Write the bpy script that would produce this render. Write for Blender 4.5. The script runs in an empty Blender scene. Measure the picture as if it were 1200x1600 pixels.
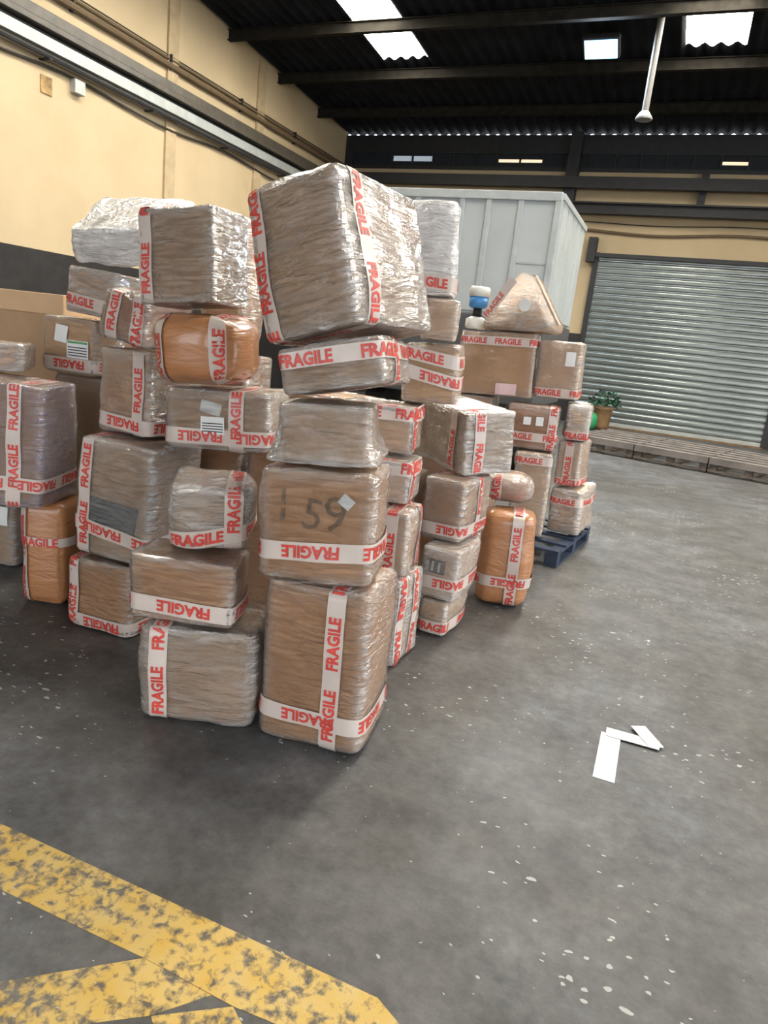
import bpy, bmesh, math, random
from mathutils import Vector, Matrix, noise
random.seed(7)
sc = bpy.context.scene
COL = sc.collection
R = math.radians

# ------------------------------------------------------------------ camera
CAM_H = 1.6
F_PX, YAW, PITCH, ROLL = 1090.0, 21.3, 13.7, 6.4
y_, p_, r_ = R(YAW), R(PITCH), R(ROLL)
FW = Vector((-math.sin(y_)*math.cos(p_), math.cos(y_)*math.cos(p_), -math.sin(p_)))
rt0 = Vector((math.cos(y_), math.sin(y_), 0)); up0 = rt0.cross(FW)
RT = math.cos(r_)*rt0 + math.sin(r_)*up0
UP = -math.sin(r_)*rt0 + math.cos(r_)*up0
cam_d = bpy.data.cameras.new('camera'); cam = bpy.data.objects.new('camera', cam_d); COL.objects.link(cam)
cam_d.sensor_fit = 'HORIZONTAL'; cam_d.sensor_width = 36.0; cam_d.lens = F_PX/1200*36
cam_d.clip_start = 0.05; cam_d.clip_end = 200
cam.matrix_world = Matrix(((RT.x, UP.x, -FW.x, 0), (RT.y, UP.y, -FW.y, 0), (RT.z, UP.z, -FW.z, CAM_H), (0, 0, 0, 1)))
sc.camera = cam

# ------------------------------------------------------------------ world, exposure
world = bpy.data.worlds.new('daylight'); sc.world = world; world.use_nodes = True
bg = world.node_tree.nodes['Background']
bg.inputs['Color'].default_value = (0.91, 0.955, 1.0, 1); bg.inputs['Strength'].default_value = 4.3
vs = sc.view_settings
vs.view_transform = 'Standard'; vs.look = 'None'; vs.gamma = 1.0; vs.use_curve_mapping = False
vs.exposure = 0.02
sc.display_settings.display_device = 'sRGB'
SKYLIGHT_STRENGTH = 32.0
sc.cycles.max_bounces = 7; sc.cycles.adaptive_threshold = 0.02

# ------------------------------------------------------------------ helpers
def new_mat(name):
    m = bpy.data.materials.new(name); m.use_nodes = True
    nt = m.node_tree; b = nt.nodes['Principled BSDF']
    return m, nt, b
def nd(nt, t, **kw):
    n = nt.nodes.new(t)
    for k, v in kw.items():
        if k in n.inputs.keys(): n.inputs[k].default_value = v
        else: setattr(n, k, v)
    return n
def lk(nt, a, b): nt.links.new(a, b)
def ramp(nt, fac, stops):
    n = nt.nodes.new('ShaderNodeValToRGB'); e = n.color_ramp.elements
    while len(e) < len(stops): e.new(0.5)
    for i, (p, c) in enumerate(stops):
        e[i].position = p; e[i].color = (c[0], c[1], c[2], 1) if not isinstance(c, (int, float)) else (c, c, c, 1)
    lk(nt, fac, n.inputs['Fac']); return n
def coords(nt, scale=(1, 1, 1), kind='Object', loc=(0, 0, 0)):
    tc = nt.nodes.new('ShaderNodeTexCoord'); mp = nt.nodes.new('ShaderNodeMapping')
    mp.inputs['Scale'].default_value = scale; mp.inputs['Location'].default_value = loc
    lk(nt, tc.outputs[kind], mp.inputs['Vector']); return mp.outputs['Vector']
def noise_n(nt, vec, scale, detail=4, rough=0.55, dist=0.0):
    n = nd(nt, 'ShaderNodeTexNoise'); n.inputs['Scale'].default_value = scale; n.inputs['Detail'].default_value = detail
    n.inputs['Roughness'].default_value = rough; n.inputs['Distortion'].default_value = dist
    lk(nt, vec, n.inputs['Vector']); return n.outputs['Fac']
def bump(nt, h, strength, dist, target):
    b = nd(nt, 'ShaderNodeBump'); b.inputs['Strength'].default_value = strength; b.inputs['Distance'].default_value = dist
    lk(nt, h, b.inputs['Height']); lk(nt, b.outputs['Normal'], target); return b
def simple(name, col, rough=0.5, metal=0.0, var=0.12, scale=6.0, bmp=0.0, spec=None, coat=0.0):
    m, nt, b = new_mat(name)
    v = coords(nt); f = noise_n(nt, v, scale, 5)
    lo = tuple(max(0, c*(1-var)) for c in col); hi = tuple(min(1, c*(1+var)) for c in col)
    rp = ramp(nt, f, [(0.3, lo), (0.7, hi)]); lk(nt, rp.outputs['Color'], b.inputs['Base Color'])
    b.inputs['Roughness'].default_value = rough; b.inputs['Metallic'].default_value = metal
    if spec is not None: b.inputs['Specular IOR Level'].default_value = spec
    b.inputs['Coat Weight'].default_value = coat
    if bmp: bump(nt, noise_n(nt, v, scale*6, 4), bmp, 0.01, b.inputs['Normal'])
    return m
def emis(name, col, s):
    m, nt, b = new_mat(name)
    b.inputs['Base Color'].default_value = (*col, 1); b.inputs['Emission Color'].default_value = (*col, 1)
    b.inputs['Emission Strength'].default_value = s; b.inputs['Roughness'].default_value = 0.6
    return m

class MB:
    def __init__(s): s.bm = bmesh.new()
    def box(s, x0, x1, y0, y1, z0, z1, bev=0.0):
        r = bmesh.ops.create_cube(s.bm, size=1.0)['verts']
        for v in r:
            v.co = Vector(((x0+x1)/2+v.co.x*(x1-x0), (y0+y1)/2+v.co.y*(y1-y0), (z0+z1)/2+v.co.z*(z1-z0)))
        if bev > 0:
            eds = {e for v in r for e in v.link_edges}
            bmesh.ops.bevel(s.bm, geom=list(eds), offset=bev, segments=2, affect='EDGES', profile=0.6)
        return s
    def tube(s, pts, rad, n=8, cap=True):
        pts = [Vector(p) for p in pts]; rings = []
        rads = rad if isinstance(rad, (list, tuple)) else [rad]*len(pts)
        for i, p in enumerate(pts):
            d = (pts[min(i+1, len(pts)-1)]-pts[max(i-1, 0)]).normalized()
            a = d.cross(Vector((0, 0, 1)) if abs(d.z) < 0.9 else Vector((1, 0, 0))).normalized(); b = d.cross(a)
            rings.append([s.bm.verts.new(p+rads[i]*(math.cos(t)*a+math.sin(t)*b)) for t in [2*math.pi*k/n for k in range(n)]])
        for i in range(len(rings)-1):
            for k in range(n): s.bm.faces.new((rings[i][k], rings[i][(k+1) % n], rings[i+1][(k+1) % n], rings[i+1][k]))
        if cap:
            s.bm.faces.new(rings[0]); s.bm.faces.new(list(reversed(rings[-1])))
        return s
    def lathe(s, prof, n=24, c=(0, 0)):
        rings = []
        for r, z in prof: rings.append([s.bm.verts.new((c[0]+r*math.cos(2*math.pi*k/n), c[1]+r*math.sin(2*math.pi*k/n), z)) for k in range(n)])
        for i in range(len(rings)-1):
            for k in range(n): s.bm.faces.new((rings[i][k], rings[i][(k+1) % n], rings[i+1][(k+1) % n], rings[i+1][k]))
        s.bm.faces.new(list(reversed(rings[0]))); s.bm.faces.new(rings[-1]); return s
    def poly(s, pts, z0, z1):
        a = [s.bm.verts.new((p[0], p[1], z0)) for p in pts]; b = [s.bm.verts.new((p[0], p[1], z1)) for p in pts]
        s.bm.faces.new(list(reversed(a))); s.bm.faces.new(b)
        for i in range(len(pts)):
            j = (i+1) % len(pts); s.bm.faces.new((a[i], a[j], b[j], b[i]))
        return s
    def build(s, name, mat, parent=None, smooth=False, **tags):
        bmesh.ops.recalc_face_normals(s.bm, faces=s.bm.faces)
        me = bpy.data.meshes.new(name); s.bm.to_mesh(me); s.bm.free()
        return link(name, me, mat, parent, smooth, **tags)
def link(name, me, mat, parent=None, smooth=False, **tags):
    if mat is not None and len(me.materials) == 0: me.materials.append(mat)
    if smooth:
        for p in me.polygons: p.use_smooth = True
    o = bpy.data.objects.new(name, me); COL.objects.link(o)
    if parent: o.parent = parent
    for k, v in tags.items(): o[k] = v
    return o
def empty(name, loc=(0, 0, 0), rot=(0, 0, 0), **tags):
    o = bpy.data.objects.new(name, None); COL.objects.link(o); o.location = loc; o.rotation_euler = rot
    o.empty_display_size = 0.1
    for k, v in tags.items(): o[k] = v
    return o

# ------------------------------------------------------------------ materials of the place
D = 20.0          # the wall with the roller door
XL = -10.27       # the long plastered wall
ZE, SL = 7.35, 0.0623
def roof_z(y): return ZE + SL*(D-y)

def floor_colour(nt, v):
    big = noise_n(nt, v, 0.55, 5, 0.6); mid = noise_n(nt, v, 4.0, 6, 0.65)
    c1 = ramp(nt, big, [(0.32, (0.060, 0.053, 0.044)), (0.68, (0.108, 0.111, 0.118))])
    c2 = ramp(nt, mid, [(0.3, (0.5, 0.5, 0.5)), (0.7, (1.3, 1.3, 1.3))])
    mx = nd(nt, 'ShaderNodeMix', data_type='RGBA', blend_type='MULTIPLY'); mx.inputs['Factor'].default_value = 1
    lk(nt, c1.outputs['Color'], mx.inputs['A']); lk(nt, c2.outputs['Color'], mx.inputs['B'])
    fine = noise_n(nt, v, 18.0, 6, 0.7); c3 = ramp(nt, fine, [(0.3, (0.62, 0.62, 0.62)), (0.7, (1.3, 1.3, 1.3))])
    mf = nd(nt, 'ShaderNodeMix', data_type='RGBA', blend_type='MULTIPLY'); mf.inputs['Factor'].default_value = 1
    lk(nt, mx.outputs['Result'], mf.inputs['A']); lk(nt, c3.outputs['Color'], mf.inputs['B']); mx = mf
    # pale chips trodden into the surface
    vo = nd(nt, 'ShaderNodeTexVoronoi'); vo.inputs['Scale'].default_value = 19; dn_ = nd(nt, 'ShaderNodeTexNoise'); dn_.inputs['Scale'].default_value = 22; lk(nt, v, dn_.inputs['Vector'])
    vm = nd(nt, 'ShaderNodeVectorMath', operation='MULTIPLY_ADD'); lk(nt, dn_.outputs['Color'], vm.inputs[0]); vm.inputs[1].default_value = (0.05, 0.05, 0.0)
    lk(nt, coords(nt, (1.0, 1.7, 1.0)), vm.inputs[2]); lk(nt, vm.outputs[0], vo.inputs['Vector'])
    rnd = nd(nt, 'ShaderNodeSeparateColor'); lk(nt, vo.outputs['Color'], rnd.inputs['Color'])
    sz = nd(nt, 'ShaderNodeMath', operation='MULTIPLY'); lk(nt, rnd.outputs['Red'], sz.inputs[0]); sz.inputs[1].default_value = 0.27
    cl = noise_n(nt, v, 0.9, 3); clr = ramp(nt, cl, [(0.40, 0.12), (0.60, 1.0)])
    s2 = nd(nt, 'ShaderNodeMath', operation='MULTIPLY'); lk(nt, sz.outputs[0], s2.inputs[0]); lk(nt, clr.outputs['Color'], s2.inputs[1])
    lt = nd(nt, 'ShaderNodeMath', operation='LESS_THAN'); lk(nt, vo.outputs['Distance'], lt.inputs[0]); lk(nt, s2.outputs[0], lt.inputs[1])
    m2 = nd(nt, 'ShaderNodeMix', data_type='RGBA'); lk(nt, lt.outputs[0], m2.inputs['Factor'])
    lk(nt, mx.outputs['Result'], m2.inputs['A']); m2.inputs['B'].default_value = (0.36, 0.36, 0.34, 1)
    return m2.outputs['Result'], mid
m_floor, nt, b = new_mat('worn_concrete')
v = coords(nt); colr, mid = floor_colour(nt, v); lk(nt, colr, b.inputs['Base Color'])
rr = ramp(nt, noise_n(nt, v, 1.2, 5), [(0.3, 0.42), (0.7, 0.68)]); lk(nt, rr.outputs['Color'], b.inputs['Roughness'])
bump(nt, noise_n(nt, v, 60, 5, 0.7), 0.35, 0.004, b.inputs['Normal'])

m_yellow, nt, b = new_mat('worn_yellow_paint')
v = coords(nt); colr, mid = floor_colour(nt, v)
wear = noise_n(nt, v, 30, 6, 0.62, 0.3); patch = noise_n(nt, v, 3.5, 3)
pm = nd(nt, 'ShaderNodeMath', operation='MULTIPLY_ADD'); lk(nt, patch, pm.inputs[0]); pm.inputs[1].default_value = 0.45; lk(nt, wear, pm.inputs[2])
wf = ramp(nt, pm.outputs[0], [(0.69, 0.0), (0.84, 0.92)])
ycol = ramp(nt, noise_n(nt, v, 9, 4), [(0.3, (0.54, 0.33, 0.045)), (0.72, (0.55, 0.40, 0.15))])
mx = nd(nt, 'ShaderNodeMix', data_type='RGBA'); lk(nt, wf.outputs['Color'], mx.inputs['Factor'])
lk(nt, ycol.outputs['Color'], mx.inputs['A']); lk(nt, colr, mx.inputs['B'])
lk(nt, mx.outputs['Result'], b.inputs['Base Color']); b.inputs['Roughness'].default_value = 0.6

m_plaster, nt, b = new_mat('cream_plaster')
v = coords(nt); f = noise_n(nt, v, 0.7, 6, 0.6)
rp = ramp(nt, f, [(0.25, (0.42, 0.325, 0.195)), (0.75, (0.49, 0.39, 0.245))])
st = ramp(nt, noise_n(nt, v, 1.1, 2), [(0.7, 0.0), (0.82, 0.5)])
mx = nd(nt, 'ShaderNodeMix', data_type='RGBA'); lk(nt, st.outputs['Color'], mx.inputs['Factor'])
lk(nt, rp.outputs['Color'], mx.inputs['A']); mx.inputs['B'].default_value = (0.35, 0.26, 0.145, 1)
lk(nt, mx.outputs['Result'], b.inputs['Base Color']); b.inputs['Roughness'].default_value = 0.75
bump(nt, noise_n(nt, v, 25, 5), 0.15, 0.01, b.inputs['Normal'])

m_pilaster = simple('cream_plaster_pilaster', (0.39, 0.30, 0.178), 0.75)
m_dado = simple('black_dado_paint', (0.022, 0.02, 0.02), 0.4, var=0.3)
m_roof = simple('dark_corrugated_sheet', (0.011, 0.012, 0.015), 0.9, var=0.4, scale=2, spec=0.1)
m_purlin = simple('dark_steel_purlin', (0.02, 0.018, 0.015), 0.85, var=0.3, spec=0.05)
m_cladding = simple('dark_cladding', (0.014, 0.015, 0.018), 0.5, var=0.3)
m_beam = simple('grey_brown_steel_beam', (0.07, 0.06, 0.047), 0.45, var=0.25)
m_beam_dark = simple('dark_steel_beam', (0.015, 0.015, 0.017), 0.6, var=0.3)
m_trunk = simple('galvanised_trunking', (0.36, 0.38, 0.37), 0.5, 0.2, var=0.1)
m_pipe = simple('brown_pipe', (0.13, 0.09, 0.05), 0.5)
m_black = simple('black_cable', (0.02, 0.018, 0.016), 0.5)
m_sky = emis('daylit_skylight_sheet', (1.0, 0.94, 0.82), SKYLIGHT_STRENGTH)
m_pane = simple('dusty_window_glass', (0.02, 0.024, 0.03), 0.5, spec=0.2)
m_pane_lit = emis('warm_window_glint', (1.0, 0.8, 0.55), 0.9)
m_pane_cool = emis('cool_window_glint', (0.75, 0.87, 1.0), 0.22)
m_slat, nt, b = new_mat('galvanised_shutter_slat')
v = coords(nt, (0.6, 3, 3)); f = noise_n(nt, v, 1.4, 6)
rp = ramp(nt, f, [(0.25, (0.16, 0.18, 0.172)), (0.75, (0.29, 0.315, 0.30))]); lk(nt, rp.outputs['Color'], b.inputs['Base Color'])
b.inputs['Metallic'].default_value = 0.7; b.inputs['Roughness'].default_value = 0.27
bump(nt, noise_n(nt, v, 3, 3), 0.25, 0.02, b.inputs['Normal'])
m_wood_grey = simple('weathered_grey_board', (0.15, 0.132, 0.12), 0.75, var=0.3, scale=3, bmp=0.2)
m_wood_dark = simple('weathered_dark_block', (0.1, 0.08, 0.065), 0.8, var=0.3)
m_blue = simple('blue_pallet_paint', (0.02, 0.032, 0.06), 0.6, var=0.4, scale=5)
m_sill = simple('rusty_sill', (0.16, 0.09, 0.04), 0.7, var=0.4)

# ------------------------------------------------------------------ structure: floor, walls, roof
floor = MB().box(-12, 30, -16, 22, -0.2, 0).build('floor', m_floor, kind='structure', label='dark worn concrete floor with pale chips and yellow lines')
# painted lines (the two worn bands that meet at the lower left)
def ln(pts, name='line_marking'):
    return MB().poly(pts, 0.0, 0.0015).build(name, m_yellow, floor)
ln([(-3.6, 1.32), (-1.699, 1.348), (-0.969, 1.359), (-0.403, 1.365), (-0.295, 1.309), (-0.44, 1.189), (-0.593, 1.187), (-0.705, 1.177), (-0.982, 1.181), (-1.474, 1.165), (-3.6, 1.10)])
ln([(-0.982, 1.180), (-1.232, 0.967), (-1.516, 0.713), (-2.3, 0.02), (-2.16, -0.05), (-1.384, 0.64), (-1.118, 0.874), (-1.007, 0.961), (-0.863, 1.066), (-0.77, 1.176)])
ln([(-0.860, 1.066), (-0.706, 1.176), (-0.491, 1.046), (0.3, 0.5), (0.2, 0.37), (-0.651, 0.907)])

wl = MB().box(XL-0.3, XL, -7.3, D, 0, 7.0)
wall_left = wl.build('wall_left', m_plaster, kind='structure', label='long cream plastered wall with pipes along it')
g = MB()
vs_ = [(XL-0.3, -7.3, 7.0), (XL, -7.3, 7.0), (XL, D, 7.0), (XL-0.3, D, 7.0)]
tops = [(XL-0.3, -7.3, roof_z(-7.3)+0.03), (XL, -7.3, roof_z(-7.3)+0.03), (XL, D, ZE+0.03), (XL-0.3, D, ZE+0.03)]
a_ = [g.bm.verts.new(q) for q in vs_]; b_ = [g.bm.verts.new(q) for q in tops]
g.bm.faces.new(a_[::-1]); g.bm.faces.new(b_)
for i in range(4): g.bm.faces.new((a_[i], a_[(i+1) % 4], b_[(i+1) % 4], b_[i]))
g.build('gable_band', m_plaster, wall_left)
MB().box(XL, XL+0.015, -7, D, 0, 2.45).build('dado', m_dado, wall_left, label='black painted dado')
for yy in (5.2, 12.3, 15.42):
    MB().box(XL, XL+0.05, yy-0.15, yy+0.15, 2.45, roof_z(yy)-0.1).build('pilaster', m_pilaster, wall_left)
MB().box(XL, XL+0.02, 9.2, 9.42, 4.86, 5.12).build('stain_patch', simple('rust_stain', (0.3, 0.19, 0.08), 0.8, var=0.5), wall_left)

# back wall with the opening of the roller door
DX0, DX1, DH = -2.58, 2.2, 4.34
wb = MB()
wb.box(XL, DX0, D, D+0.3, 2.36, 6.4); wb.box(DX1, 9.0, D, D+0.3, 2.36, 6.4); wb.box(DX0, DX1, D, D+0.3, DH, 6.4)
wall_back = wb.build('wall_back', m_plaster, kind='structure', label='cream wall round the roller shutter door')
MB().box(XL, DX0, D-0.015, D+0.3, 0, 2.36).build('dado', m_dado, wall_back)
MB().box(DX1, 9.0, D-0.015, D+0.3, 0, 2.36).build('dado', m_dado, wall_back)
clad = MB(); clad.box(XL, 9.0, D, D+0.2, 6.4, 6.5); clad.box(XL, 9.0, D, D+0.05, 6.82, 7.285)
clad.box(XL, -10.0, D, D+0.2, 6.5, 6.82); clad.box(8.6, 9.0, D, D+0.2, 6.5, 6.82)
clad.build('cladding', m_cladding, wall_back)
# strip of clerestory panes
win = empty('window_1', (0, D, 6.5), kind='structure', label='strip of dusty clerestory panes high under the eave')
px = -10.0; k = 0
while px < 8.6:
    w = 0.62
    lit = m_pane
    if -9.7 < px < -7.0 and k % 3 != 1: lit = m_pane_cool
    if -6.2 < px < -4.9: lit = m_pane_lit
    if -0.7 < px < 0.1: lit = m_pane_lit
    h = 0.28 if lit is m_pane else (0.07 if lit is m_pane_lit else 0.13)
    MB().box(px+0.02, px+w-0.02, 0.05, 0.07, -0.02, 0.34).build('pane', m_pane, win)
    if lit is not m_pane:
        MB().box(px+0.03, px+w-0.02, 0.035, 0.05, 0.12, 0.12+h).build('pane', lit, win)  # glowing strip over the pane: window glint put in as emission
    MB().box(px-0.02, px+0.02, 0.0, 0.1, 0, 0.32).build('mullion', m_cladding, win)
    px += w; k += 1

rw = MB(); zt = roof_z(-7)-0.05
for (xa, xb, za, zb) in ((XL, -7.5, 0, zt), (-7.5, -1.8, 5.0, zt), (-1.8, 0.2, 0, zt), (0.2, 6.2, 5.0, zt), (6.2, 9.3, 0, zt)): rw.box(xa, xb, -7.3, -7.0, za, zb)
rw.build('wall_rear_added', m_plaster, kind='structure', label='unseen cream wall behind the viewer, added to dim the parcel fronts, with two open doorways')  # unseen wall added to cut light from behind; openings widened for front light
MB().box(9.0, 9.3, 9.0, D+0.3, 0, 7.2).build('wall_right_added', m_plaster, kind='structure', label='unseen cream wall right of the shutter, added to shade the lorry from the open side')  # unseen wall added so less side light reaches the lorry
# ceiling: corrugated sheet with cut-outs for skylights
SKYX = [(-7.32, -6.3), (-1.1, -0.04), (5.1, 6.15)]
SKY_Y0, SKY_Y1 = 4.5, 15.72
def corr(xs0, xs1, ya, yb):
    n = max(2, int(round((xs1-xs0)/0.035))); pts = []
    bm = bmesh.new(); A = []; Bv = []
    for i in range(n+1):
        x = xs0+(xs1-xs0)*i/n; dz = 0.035*math.sin(2*math.pi*x/0.28)
        A.append(bm.verts.new((x, ya, roof_z(ya)+dz))); Bv.append(bm.verts.new((x, yb, roof_z(yb)+dz)))
    for i in range(n): bm.faces.new((A[i], Bv[i], Bv[i+1], A[i+1]))
    return bm
def corr_obj(name, x0, x1, ya, yb, mat, parent):
    m = MB(); m.bm.free(); m.bm = corr(x0, x1, ya, yb)
    o = m.build(name, mat, parent)
    s = o.modifiers.new('thick', 'SOLIDIFY'); s.thickness = 0.004; s.offset = 1
    return o
ceiling = empty('ceiling', (0, 0, 0), kind='structure', label='dark corrugated roof sloping down to the shutter wall')
edges_x = [XL]+[q for p in SKYX for q in p]+[9.0]
corr_obj('roof_sheet', XL-0.3, 9.0, SKY_Y1, D+0.22, m_roof, ceiling)
corr_obj('roof_sheet', XL-0.3, 9.0, -7.3, SKY_Y0, m_roof, ceiling)
xx = XL-0.3
for (s0, s1) in SKYX+[(9.0, 9.0)]:
    corr_obj('roof_sheet', xx, s0, SKY_Y0, SKY_Y1, m_roof, ceiling); xx = s1
for i, (s0, s1) in enumerate(SKYX):
    corr_obj('skylight_sheet', s0, s1, SKY_Y0, SKY_Y1, m_sky, ceiling)
for i, yy in enumerate((18.2, 16.15, 14.1, 12.0, 9.9, 7.8, 5.7, 3.6, 1.5, -0.6, -2.7, -4.8)):
    z = roof_z(yy)
    m = MB(); m.box(XL, 9.0, yy-0.06, yy+0.06, z-0.06, z-0.045); m.box(XL, 9.0, yy-0.01, yy+0.01, z-0.24, z-0.06); m.box(XL, 9.0, yy-0.06, yy+0.06, z-0.255, z-0.24)
    m.build('purlin', m_purlin, ceiling)

# horizontal beams and column in front of the shutter wall
beam_hi = MB().box(XL, 9.0, D-0.45, D-0.25, 5.93, 6.2).build('trim_1', m_beam_dark, kind='structure', label='upper dark steel beam across the shutter wall')
t2 = MB(); t2.box(XL, 9.0, D-0.5, D-0.25, 5.56, 5.6); t2.box(XL, 9.0, D-0.39, D-0.36, 5.36, 5.56); t2.box(XL, 9.0, D-0.5, D-0.25, 5.32, 5.36)
t2.build('trim_2', m_beam_dark, kind='structure', label='lower dark steel beam above the shutter')
MB().box(-3.72, -3.42, D-0.3, D-0.001, 5.3, 7.3).build('trim_3', m_beam_dark, kind='structure', label='dark steel stanchion under the eave')
MB().box(-0.45, -0.27, D-0.25, D-0.001, 5.6, 6.4).build('trim_4', m_beam_dark, kind='structure', label='short dark post between the two wall beams')
def sag(x0, x1, z, amp, y, n=24): return [(x0+(x1-x0)*i/n, y, z-amp*math.sin(3*math.pi*i/n)**2) for i in range(n+1)]
MB().tube(sag(-3.4, 9.0, 5.0, 0.09, D-0.06), 0.035).build('wall_cable', m_pipe, label='thick brown cable sagging above the shutter', category='cable')
MB().tube(sag(-3.4, 9.0, 5.2, 0.05, D-0.05), 0.012).build('wall_cable', m_black, label='thin dark cable just under the lower beam of the shutter wall', category='cable')

# roller shutter door
door = empty('door_1', (0, D-0.06, 0), kind='structure', label='closed galvanised roller shutter door with horizontal slats')
SH = 0.165; nsl = int((DH-0.12)/SH)+1
prof = []
for i in range(9):
    t = i/8; prof.append((-0.022*min(1, 2.2*math.sin(math.pi*t)**0.6)-0.006*math.sin(math.pi*t), t*(SH-0.022)))
bm = bmesh.new(); A = [bm.verts.new((DX0+0.02, p[0], p[1])) for p in prof]+[bm.verts.new((DX0+0.02, 0.012, SH))]
Bq = [bm.verts.new((DX1-0.02, v_.co.y, v_.co.z)) for v_ in A]
for i in range(len(A)-1): bm.faces.new((A[i], Bq[i], Bq[i+1], A[i+1]))
bmesh.ops.recalc_face_normals(bm, faces=bm.faces)
me_slat = bpy.data.meshes.new('slat'); bm.to_mesh(me_slat); bm.free()
for p in me_slat.polygons: p.use_smooth = True
for i in range(nsl):
    o = link('slat', me_slat, m_slat, door); o.location = (0, 0, 0.13+i*SH)
MB().box(DX0+0.02, DX1-0.02, -0.05, 0.03, 0.03, 0.13, 0.008).build('bottom_bar', m_trunk, door)
MB().box(DX0-0.1, DX0+0.03, -0.08, 0.05, 0, DH+0.1).build('guide_rail', m_beam_dark, door)
MB().box(DX1-0.03, DX1+0.25, -0.1, 0.05, 0, DH+0.1).build('guide_rail', m_beam_dark, door)
MB().box(DX0-0.12, DX1+0.25, -0.16, 0.05, DH-0.02, DH+0.08).build('head_box', m_beam_dark, door)
MB().box(DX0-0.28, DX0-0.06, -0.2, 0.05, DH-0.15, DH+0.45).build('motor_housing', m_beam_dark, door)
MB().box(DX0, DX1, -0.25, 0.0, -0.02, 0.03).build('sill', m_sill, door)

# service runs along the left wall
ya, yb = -6.95, D-0.05
r1 = empty('wall_duct', (XL, 0, 5.5), label='grey brown box duct with pale steel trunking running along the cream wall', category='duct')
MB().box(0.0, 0.26, ya, yb, 0.30, 0.46, 0.01).build('duct_body', m_beam, r1)
MB().box(0.0, 0.30, ya, yb, 0.20, 0.29, 0.01).build('duct_body', m_beam, r1)
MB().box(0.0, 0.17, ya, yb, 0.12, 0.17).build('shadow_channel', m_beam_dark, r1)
MB().box(0.0, 0.22, ya, yb, -0.06, 0.12, 0.008).build('trunking', m_trunk, r1)
MB().tube([(0.16, ya, -0.13), (0.16, yb, -0.13)], 0.045).build('conduit', m_beam_dark, r1)
for yy in [i*2.4-10 for i in range(13) if i*2.4-10 > -6.8]:
    MB().box(0.0, 0.24, yy-0.03, yy+0.03, -0.19, -0.17).build('bracket', m_beam_dark, r1)
r2 = empty('wall_pipes', (XL, 0, 6.3), label='pair of slim brown pipes high on the cream wall', category='pipe')
MB().tube([(0.08, ya, 0), (0.08, yb, 0)], 0.06).build('pipe', m_pipe, r2)
MB().tube([(0.05, ya, 0.12), (0.05, yb, 0.12)], 0.022).build('pipe', m_pipe, r2)
MB().tube([(0.04, ya, 0.18), (0.04, yb, 0.18)], 0.012).build('pipe', m_black, r2)
for yy in [i*2.4-9.4 for i in range(12) if i*2.4-9.4 > -6.8]:
    MB().box(0.0, 0.1, yy-0.02, yy+0.02, -0.07, 0.2).build('clip', m_beam_dark, r2)
cb = []
for i in range(61):
    yy = ya+(yb-ya)*i/60; t = (yy-1.2) % 4.3/4.3; cb.append((XL+0.05, yy, 5.27-0.10*math.sin(math.pi*t)**2))
MB().tube(cb, 0.022).build('wall_cable', m_black, label='loose black cable looping under the steel trunking on the cream wall', category='cable')
jb = MB().box(XL, XL+0.12, 9.8, 10.02, 5.05, 5.26, 0.01).build('junction_box', m_trunk, label='small grey junction box on the cream wall under the trunking', category='box')

# lamps under the roof
hl = empty('high_bay_lamp', (-2.52, 14.9, 7.3), (R(-25), 0, 0), label='glowing blue white flood lamp under the dark roof', category='lamp')
MB().box(-0.34, 0.34, -0.24, 0.24, 0.0, 0.12, 0.03).build('housing', m_beam_dark, hl)
MB().box(-0.30, 0.30, -0.20, 0.20, -0.02, 0.0, 0.008).build('lens', emis('cold_led', (0.34, 0.66, 1.0), 3.2), hl)
MB().tube([(-0.2, 0, 0.1), (-0.2, 0.05, 0.32), (0.2, 0.05, 0.32), (0.2, 0, 0.1)], 0.018).build('bracket', m_beam_dark, hl)
ld = bpy.data.lights.new('led_light', 'AREA'); ld.shape = 'RECTANGLE'; ld.size = 0.6; ld.size_y = 0.4; ld.energy = 260; ld.color = (0.7, 0.85, 1.0)
lo = bpy.data.objects.new('led_light', ld); COL.objects.link(lo); lo.parent = hl; lo.location = (0, 0, -0.05)
pp = empty('pendant_pole', (-1.5, 14.55, 5.98), label='pale hanging pole with a flared end beneath the roof', category='lamp')
m_pole = simple('pale_grey_enamel', (0.13, 0.13, 0.125), 0.6)
MB().tube([(0, 0, 0.1), (0, 0, 1.66)], 0.06, 12).build('pole', m_pole, pp)
MB().lathe([(0.15, 0.0), (0.15, 0.03), (0.09, 0.12), (0.07, 0.14)], 20).build('flared_end', m_pole, pp)

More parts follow.
